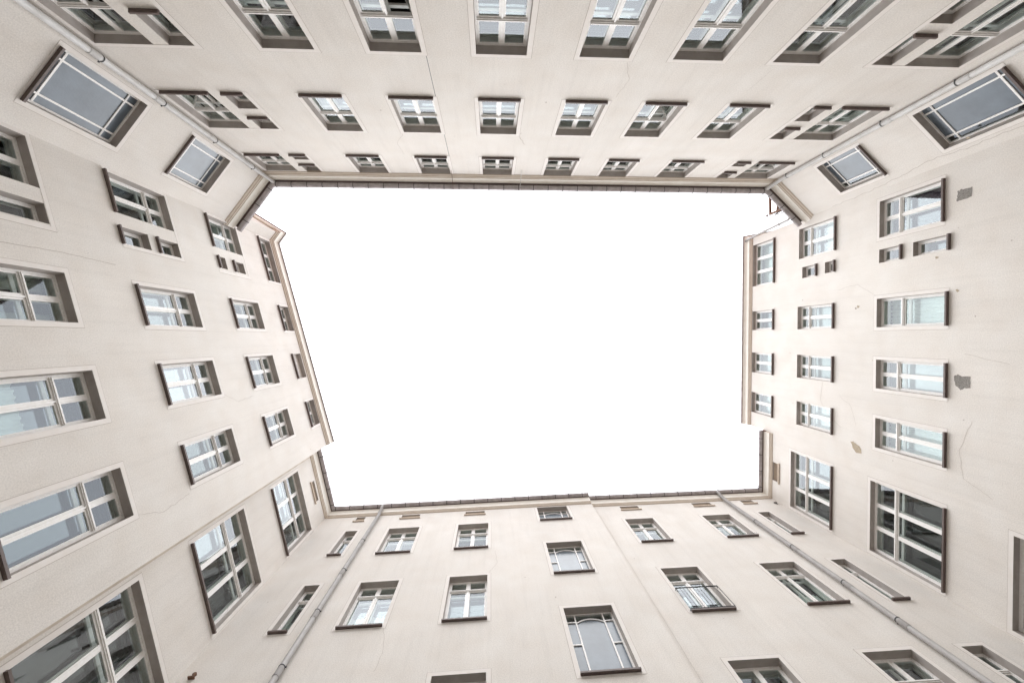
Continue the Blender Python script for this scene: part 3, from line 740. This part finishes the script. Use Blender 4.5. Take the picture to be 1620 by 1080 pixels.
for cx, cz, q in ((-.60, 10.92, .05), (-.50, 10.6, .03), (-.72, 9.3, .02)): blob(mb, cx, cz, q, q * 1.3, 'peel', int(cz * 10), 12, k=.4)
on('CR', mb, 'plaster_damage')
for k, n, s in (('T', 16, 1), ('L', 16, 2), ('BL', 14, 3), ('BR', 8, 4), ('RL', 5, 5), ('LL', 3, 6), ('CL', 3, 7)):
    mb = MB(); r = random.Random(s); _, Lf = frame(k)
    for i in range(n):
        x, z = r.uniform(-Lf / 2 + .2, Lf / 2 - .2), r.uniform(8, EAVE[k] - 1)
        if any(w[0] == k and w[2] - .3 < x < w[3] + .3 and w[4] - .3 < z < w[5] + .3 for w in WINDOWS): continue
        q = r.choice((.008, .01, .014, .02)); blob(mb, x, z, q, q * r.uniform(.6, 1.4), 'groove', i, 8, k=.4)
    on(k, mb, 'plaster_damage')
# round flue vent low on the wall by the recessed end
mb = MB(); mb.tube([(-5.24, 0.02, 10.08), (-5.24, -.05, 10.08)], .045, 'rust', 16); mb.box(-5.31, -5.17, -.075, -.0015, 9.96, 9.985, 'rust'); on('BL', mb, 'flue_vent', 'small rusty vent cowl')
mb = MB(); mb.box(3.70, 3.80, -.07, -.0015, 18.10, 18.16, 'patch'); mb.tube([(3.75, -.03, 18.1), (3.75, -.03, 18.0)], .018, 'black', 8); on('BR', mb, 'wall_plate', 'tiny grey fitting near the corner')  # small vent plate with a short stub, no light source
# black railing in front of a window
w = [q for q in WINDOWS if q[0] == 'BR' and q[1] == 'cas2b'][0]; mb = MB(); xa, xb, zs = w[2], w[3], w[4] + .03; yr = -.07
def bar(a, b, t, m='black'): mb.tube([a, b], t, m, 6)
for z_, t in ((zs, .014), (zs + .95, .016)): bar((xa - .02, yr, z_), (xb + .02, yr, z_), t)
for q in (0, 1):
    xe = xb + .02 if q else xa - .02
    for z_ in (zs, zs + .95): bar((xe, yr, z_), (xe, .03, z_), .012)
    bar((xe, yr, zs), (xe, yr, zs + .95), .010)
xp = xa + (xb - xa) * .72; bar((xp, yr, zs), (xp, yr, zs + .95), .020)
n = 9
for i in range(1, n): x = xa + (xp - xa) * i / n; bar((x, yr, zs), (x, yr, zs + .95), .0055)
bar((xa + .05, yr, zs + .09), (xa + .36, yr, zs + .09), .006); bar((xa + .48, yr, zs + .10), (xp, yr, zs + .10), .006)
bar((xb - .14, yr, zs + .95), (xb - .05, yr, zs + .62), .004); on('BR', mb, 'window_railing', 'black iron railing across a window')
w = [q for q in WINDOWS if q[0] == 'BR' and q[1] == 'cas3b'][1]; mb = MB(); r = random.Random(2)
for i in range(26):
    x = w[2] + .02 + (w[3] - w[2] - .04) * i / 25; a = r.uniform(-.03, .03)
    mb.tube([(x, -.06, w[4] + .005), (x + a, -.085 + r.uniform(-.02, .02), w[4] + r.uniform(.09, .15))], .0042, 'black', 5)
on('BR', mb, 'bird_spikes', 'row of bird spikes along a sill')
# rooftop odds and ends above the corner gutter on the right
t = thing('timber_frame', 11.45, -5.4, 'brown timber frame with rusty bracket above the gutter at upper right corner', 'timber frame', z=16.86 + CAM_H)
def tl(p): return (p[0] - 11.45, p[1] + 5.4, p[2] - 16.86)
mb = MB()
for a, b in (((11.34, -5.72, 16.9), (11.34, -5.72, 17.7)), ((11.36, -5.05, 16.9), (11.36, -5.05, 17.7)), ((11.34, -5.76, 17.66), (11.36, -5.02, 17.66)), ((11.34, -5.70, 17.1), (11.62, -5.18, 17.6))):
    mb.tube([tl(a), tl(b)], .05, 'rust', 4)
link('post', mb.mesh('post'), t)
mb = MB(); mb.poly([tl(p) for p in ((11.42, -4.97, 17.5), (11.95, -5.25, 17.2), (11.80, -5.38, 17.3))], 'rust'); mb.poly([tl(p) for p in ((11.42, -4.97, 17.47), (11.95, -5.25, 17.17), (11.80, -5.38, 17.27))], 'rust')
mb.tube([tl((11.42, -4.97, 17.5)), tl((11.9, -5.4, 17.1))], .02, 'black', 6); mb.tube([tl((11.42, -4.97, 17.5)), tl((12.0, -5.1, 17.1))], .02, 'rust', 6)
link('bracket', mb.mesh('bracket'), t)
t = thing('vent_cap', 11.34, -5.03, 'small grey ball cap on a thin stem beside the brown roof frame', 'vent cap', z=16.86 + CAM_H)
import bmesh
bm = bmesh.new(); bmesh.ops.create_uvsphere(bm, u_segments=16, v_segments=10, radius=.06); me = bpy.data.meshes.new('cap'); bm.to_mesh(me); bm.free(); me.materials.append(M['zinc'])
link('cap', me, t, Matrix.Translation((0, 0, .98)))
mb = MB(); mb.tube([(0, 0, 0), (0, 0, .95)], .014, 'zinc', 8); link('stem', mb.mesh('stem'), t)

# ------------------------------------------------------------------ ground
mb = MB(); mb.poly(((-400, -400, 0), (400, -400, 0), (400, 400, 0), (-400, 400, 0)), 'ground')
g = link('ground', mb.mesh('ground')); g['kind'] = 'structure'
